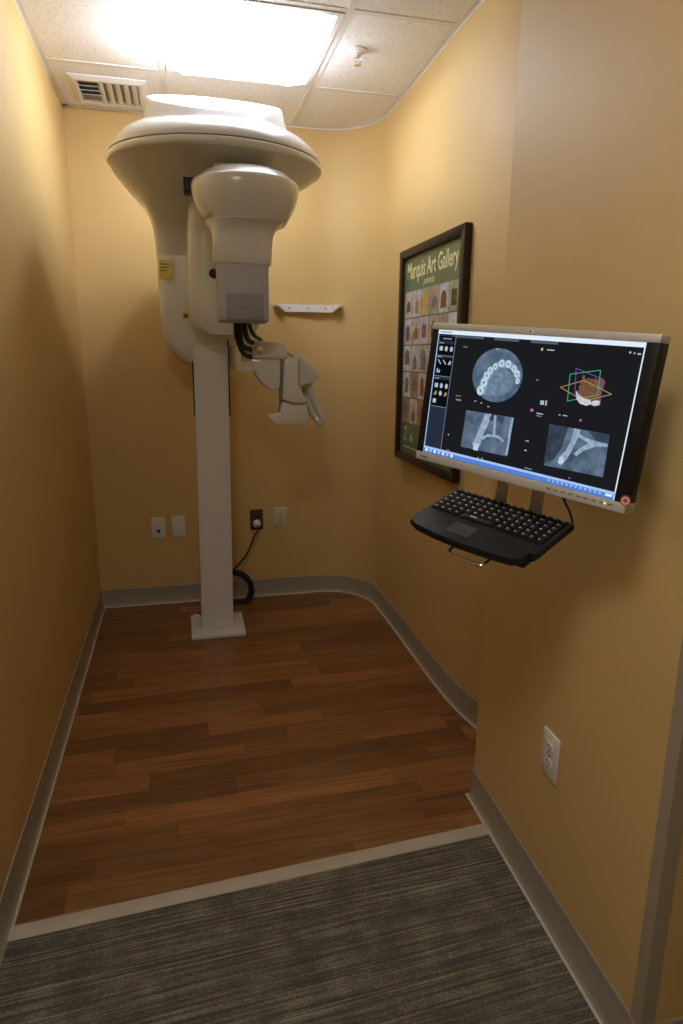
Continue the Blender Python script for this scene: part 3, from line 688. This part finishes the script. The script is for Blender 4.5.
# coronal and cross-sectional slices
def zpoly(name, pts, m, lay): return spoly(name, [zp(*p) for p in pts], m, lay)
zpoly('coronal_slice', [(142, 228), (262, 247), (245, 345), (128, 320)], x_base, 1)
zpoly('jaw_bone', [(190, 237), (206, 238), (196, 268), (184, 292), (177, 318), (160, 327), (158, 312), (170, 285), (180, 262)], x_bone, 2)
zpoly('jaw_bone', [(258, 248), (262, 248), (246, 342), (240, 341), (246, 316), (250, 280)], x_bone, 2)
zpoly('jaw_bone', [(180, 296), (196, 289), (212, 290), (226, 293), (238, 305), (234, 309), (222, 299), (208, 296), (194, 296), (184, 304)], x_bone, 2)
zpoly('septum', [(213, 241), (218, 242), (215, 292), (210, 291)], x_bone, 2)
zpoly('sinus', [(196, 238), (212, 240), (210, 256), (201, 252)], x_dark, 2)
zpoly('sinus', [(221, 242), (240, 245), (234, 262), (224, 258)], x_dark, 2)
zpoly('tooth', [(163, 312), (175, 314), (171, 331), (159, 328)], x_tooth, 3)
zpoly('cross_section', [(353, 263), (505, 290), (488, 398), (338, 367)], x_base, 1)
zpoly('dark_tissue', [(353, 263), (400, 271), (385, 320), (365, 352), (340, 362), (338, 366)], x_dark, 2)
zpoly('dark_tissue', [(450, 281), (505, 290), (502, 312), (470, 305)], x_dark, 2)
zpoly('jaw_bone', [(415, 274), (432, 277), (424, 300), (412, 325), (398, 350), (384, 366), (374, 362), (376, 348), (394, 330), (408, 305)], x_bone, 2)
zpoly('jaw_bone', [(424, 286), (450, 300), (480, 310), (500, 314), (499, 321), (470, 320), (440, 330), (420, 345), (414, 338), (432, 322), (452, 312), (428, 298)], x_bone, 2)
zpoly('tooth', [(378, 347), (388, 344), (389, 358), (380, 367), (374, 360)], x_tooth, 3)
# volume view: roots, crown and three cutting planes
for nm, pts, m in (('green_plane', [(405, 137), (482, 127), (475, 190), (398, 205)], e_green), ('purple_plane', [(420, 122), (488, 150), (480, 215), (417, 188)], e_purple), ('gold_plane', [(380, 170), (440, 153), (510, 188), (440, 205)], e_gold)):
    bmq = None
    for i in range(4):
        a, b_ = zp(*pts[i]), zp(*pts[(i+1) % 4])
        bmq = prism(seg(a, b_, .0011), .0001, .0004, bm=bmq)
    obj(nm, bmq, m, scr)
x_root = xray('tooth_root_volume', (.06, .028, .014), (.30, .15, .085), 260)
x_crown = xray('tooth_crown_volume', (.35, .36, .36), (.85, .85, .82), 200)
zpoly('tooth_roots', [(437, 138), (442, 140), (443, 152), (450, 147), (462, 150), (470, 146), (476, 152), (486, 147), (494, 156), (490, 170), (482, 186), (478, 204), (440, 208), (424, 192), (428, 165), (433, 155)], x_root, 2)
zpoly('tooth_crowns', [(420, 178), (428, 190), (440, 198), (456, 202), (460, 212), (446, 217), (430, 212), (421, 200)], x_crown, 3)
zpoly('tooth_crowns', [(460, 206), (470, 203), (481, 205), (479, 215), (468, 218), (459, 215)], x_crown, 3)
# small coloured read-outs
for X, Y, w_, h_, m in ((219, 73, 5, 3, e_yel), (226, 74, 4, 3, e_grn2), (322, 152, 7, 3, e_mag), (334, 209, 12, 12, e_icon), (344, 210, 5, 14, e_icon), (308, 228, 10, 8, e_mag), (328, 237, 22, 3, e_icon), (326, 243, 18, 2, e_gold), (378, 240, 6, 2.5, e_icon), (392, 242, 14, 2.5, e_icon), (431, 254, 6, 6, e_mag),
                        (296, 306, 12, 2.5, e_icon), (292, 330, 8, 3, e_yel), (299, 376, 26, 3, e_line), (334, 74, 6, 7, e_yel), (356, 76, 24, 3, e_icon), (122, 192, 20, 2, e_gold), (122, 202, 22, 5, e_line), (165, 205, 8, 2.5, e_icon), (180, 210, 6, 2.5, e_yel), (198, 219, 8, 3, e_grn2), (172, 348, 5, 3, e_grn2), (182, 350, 6, 2.5, e_icon), (140, 68, 18, 2, e_gold),
                        (557, 82, 5, 5, e_icon), (568, 84, 4, 4, e_icon), (580, 86, 9, 4, e_icon), (593, 88, 3, 5, e_icon), (97, 290, 4, 4, e_icon), (548, 352, 4, 4, e_icon), (545, 384, 4, 3, e_icon), (403, 400, 4, 4, e_mag), (96, 329, 16, 2.5, e_line)):
    v = mz(X, Y); s = .0006
    srect('readout', v.x-w_*s/2, v.x+w_*s/2, v.z-h_*s/2, v.z+h_*s/2, m, 2)
zpoly('slice_marker', [(558, 262), (569, 263), (566, 276)], e_cyan, 2)
# marks on the bezel
v = mz(308, 27)
obj('maker_badge', lathe([(.0055, 0), (.0055, .0006), (.005, .001)], 20, M=Matrix.Translation((v.x, -.003, hh-.006)) @ Matrix.Rotation(PI/2, 4, 'X')), m_legend, mo)
bmq = prism(seg((v.x-.002, hh-.009), (v.x-.0005, hh-.003), .0012), -.0044, -.0038); bmq = prism(seg((v.x+.0005, hh-.009), (v.x+.002, hh-.003), .0012), -.0044, -.0038, bm=bmq)
obj('maker_badge_mark', bmq, m_ink, mo)
v = mz(548, 457)
rs = obj('round_sticker', lathe([(.0085, 0), (.0085, .0006)], 24, M=Matrix.Translation((v.x, -.0032, v.z)) @ Matrix.Rotation(PI/2, 4, 'X')), m_red, mo)
obj('sticker_mark', lathe([(.0062, 0), (.0062, .0003), (.004, .0003), (.004, 0)], 20, M=Matrix.Translation((v.x, -.0038, v.z)) @ Matrix.Rotation(PI/2, 4, 'X'), cap=False), m_legend, rs)
for k in range(9):
    x = hw-.145 + k*.0145
    obj('button', box(x, x+.0085, -.0036, -.0025, -hh+.0075, -hh+.0100), m_shade, bb)
obj('power_light', box(hw-.036, hw-.033, -.0040, -.0025, -hh+.0070, -hh+.0105), emit('green_led', (.55, 1, .35), 1.1), bb)
obj('model_mark', box(-hw+.012, -hw+.034, -.0034, -.0025, -hh+.006, -hh+.009), m_shade, bb)

# keyboard
kc = [Vector(v) for v in ((1.019, 1.268, 1.058), (1.154, 1.036, 1.030), (1.015, .960, .986), (.879, 1.191, 1.014))]
kx = ((kc[1]-kc[0]) + (kc[2]-kc[3])).normalized(); ky = ((kc[0]-kc[3]) + (kc[1]-kc[2])).normalized(); kz = kx.cross(ky).normalized(); ky = kz.cross(kx)
KR = Matrix((kx, ky, kz)).transposed(); KC = sum(kc, Vector())/4
KW, KD = .270, .168
TH = .016   # keyboard thickness; its top surface passes through the four measured corners
kb = thing('keyboard', 'small black keyboard with built-in touchpad on the tray', 'keyboard', KC - kz*TH, KR)
hx, hy = KW/2, KD/2
out = [(-hx, hy), (-hx*.96, hy+.002), (hx*.96, hy+.002), (hx, hy), (hx, -hy*.45), (hx*.99, -hy*.55), (hx*.92, -hy*.56), (hx*.90, -hy*.82), (hx*.80, -hy*.96), (hx*.45, -hy*1.03), (0, -hy*1.06), (-hx*.45, -hy*1.03), (-hx*.82, -hy*.96), (-hx*.97, -hy*.84), (-hx*1.01, -hy*.6), (-hx*1.0, -hy*.35)]
def ring(s, z): return [Vector((x*s, y*s, z)) for x, y in out]
obj('case', loft([ring(.975, 0), ring(1, .004), ring(1, TH-.004), ring(.985, TH)]), m_black, kb, 30)
kw0 = .0166; bmk = bmesh.new()
t = loft([[Vector((sx*kw0*.46, sy*kw0*.46, 0)) for sx, sy in ((-1,-1),(1,-1),(1,1),(-1,1))], [Vector((sx*kw0*.44, sy*kw0*.44, .0025)) for sx, sy in ((-1,-1),(1,-1),(1,1),(-1,1))], [Vector((sx*kw0*.35, sy*kw0*.35, .0042)) for sx, sy in ((-1,-1),(1,-1),(1,1),(-1,1))]], None, False, True)
bmesh.ops.recalc_face_normals(t, faces=t.faces)
lg = t.faces.new([t.verts.new(p) for p in ((-.0038, .0000, .0044), (-.0008, .0000, .0044), (-.0008, .0034, .0044), (-.0038, .0034, .0044))]); lg.material_index = 1
kme = bpy.data.meshes.new('key'); t.to_mesh(kme); t.free(); kme.materials.append(m_key); kme.materials.append(m_legend)
for r_ in range(6):
    n_ = 15 if r_ else 16
    y = hy*.90 - r_*.0158
    xs = [-hx*.93 + (k+.5)*(2*hx*.93/n_) for k in range(n_)]
    for k, x in enumerate(xs):
        if r_ == 5 and 5 <= k <= 8: continue
        o = bpy.data.objects.new('key', kme); col.objects.link(o); o.parent = kb; o.location = (x, y, TH-.0003)
        o.scale = ((2*hx*.93/n_)/kw0, .62 if r_ == 0 else .93, 1)
        if r_ == 5 and k == 4: o.location.x = (xs[4]+xs[8])/2; o.scale.x *= 5
obj('touchpad', box(-.048, .004, -hy*.80, -hy*.36, TH-.001, TH+.0006, .0004, 1), m_pad, kb)
obj('touchpad_button', box(-.048, .004, -hy*.97, -hy*.86, TH-.001, TH+.0008, .0004, 1), m_black, kb)

# wall mount: plate on the wall, arm, two flat straps, tray and wire handle
wm = thing('monitor_mount', 'grey metal wall mount holding the monitor and the keyboard tray', 'mount', (1.262, 1.16, 1.10))
def wmo(n, bm, m, parent=None): return obj(n, bm, m, parent or wm, world=True)
wmo('wall_plate', box(1.248, 1.2665, 1.10, 1.22, 1.06, 1.36, .003, M=Matrix.Identity(4)), m_steel)
bk_ = MC + MR @ Vector((0, .05, 0))
wmo('arm', tube([(1.25, 1.16, 1.24), (1.20, 1.15, 1.24), bk_ + Vector((.012, .006, 0)), bk_], .016, 12), m_steel)
MM = Matrix.Translation(MC) @ MR.to_4x4()
wmo('head_plate', box(-.06, .06, .0502, .078, -.05, .05, .002, M=MM), m_steel)
KM = Matrix.Translation(KC - kz*TH) @ KR.to_4x4()
tr = wmo('keyboard_tray', box(-KW*.46, KW*.46, -KD*.40, KD*.56, -.005, -.0003, .0015, M=KM), m_black)
for X in (501.5, 538):
    v = MRI @ (onplane(X, 495, MC + nrmM*.079, nrmM) - MC)
    wmo('strap', box(v.x-.0135, v.x+.0135, .0775, .081, -.215, .03, .001, M=MM), m_steel)
h0 = [KM @ Vector(p) for p in ((-.022, -.02, -.009), (-.022, -.082, -.010), (-.019, -.090, -.011), (-.011, -.094, -.012), (.046, -.094, -.012), (.054, -.090, -.011), (.057, -.082, -.010), (.057, -.02, -.009))]
wmo('wire_handle', tube(h0, .003, 8), m_chrome, None)

# keyboard cable behind the tray
ca = [MC + MR @ Vector((.085, .035, -.10)), MC + MR @ Vector((.088, .052, -.145)), KM @ Vector((.115, .105, .022)), KM @ Vector((.134, .082, .006)), KM @ Vector((.122, .0900, .011))]
tag(obj('keyboard_cable', tube(ca, .0022, 8), m_rubber), 'thin black cable hanging from the monitor down to the keyboard', 'cable')
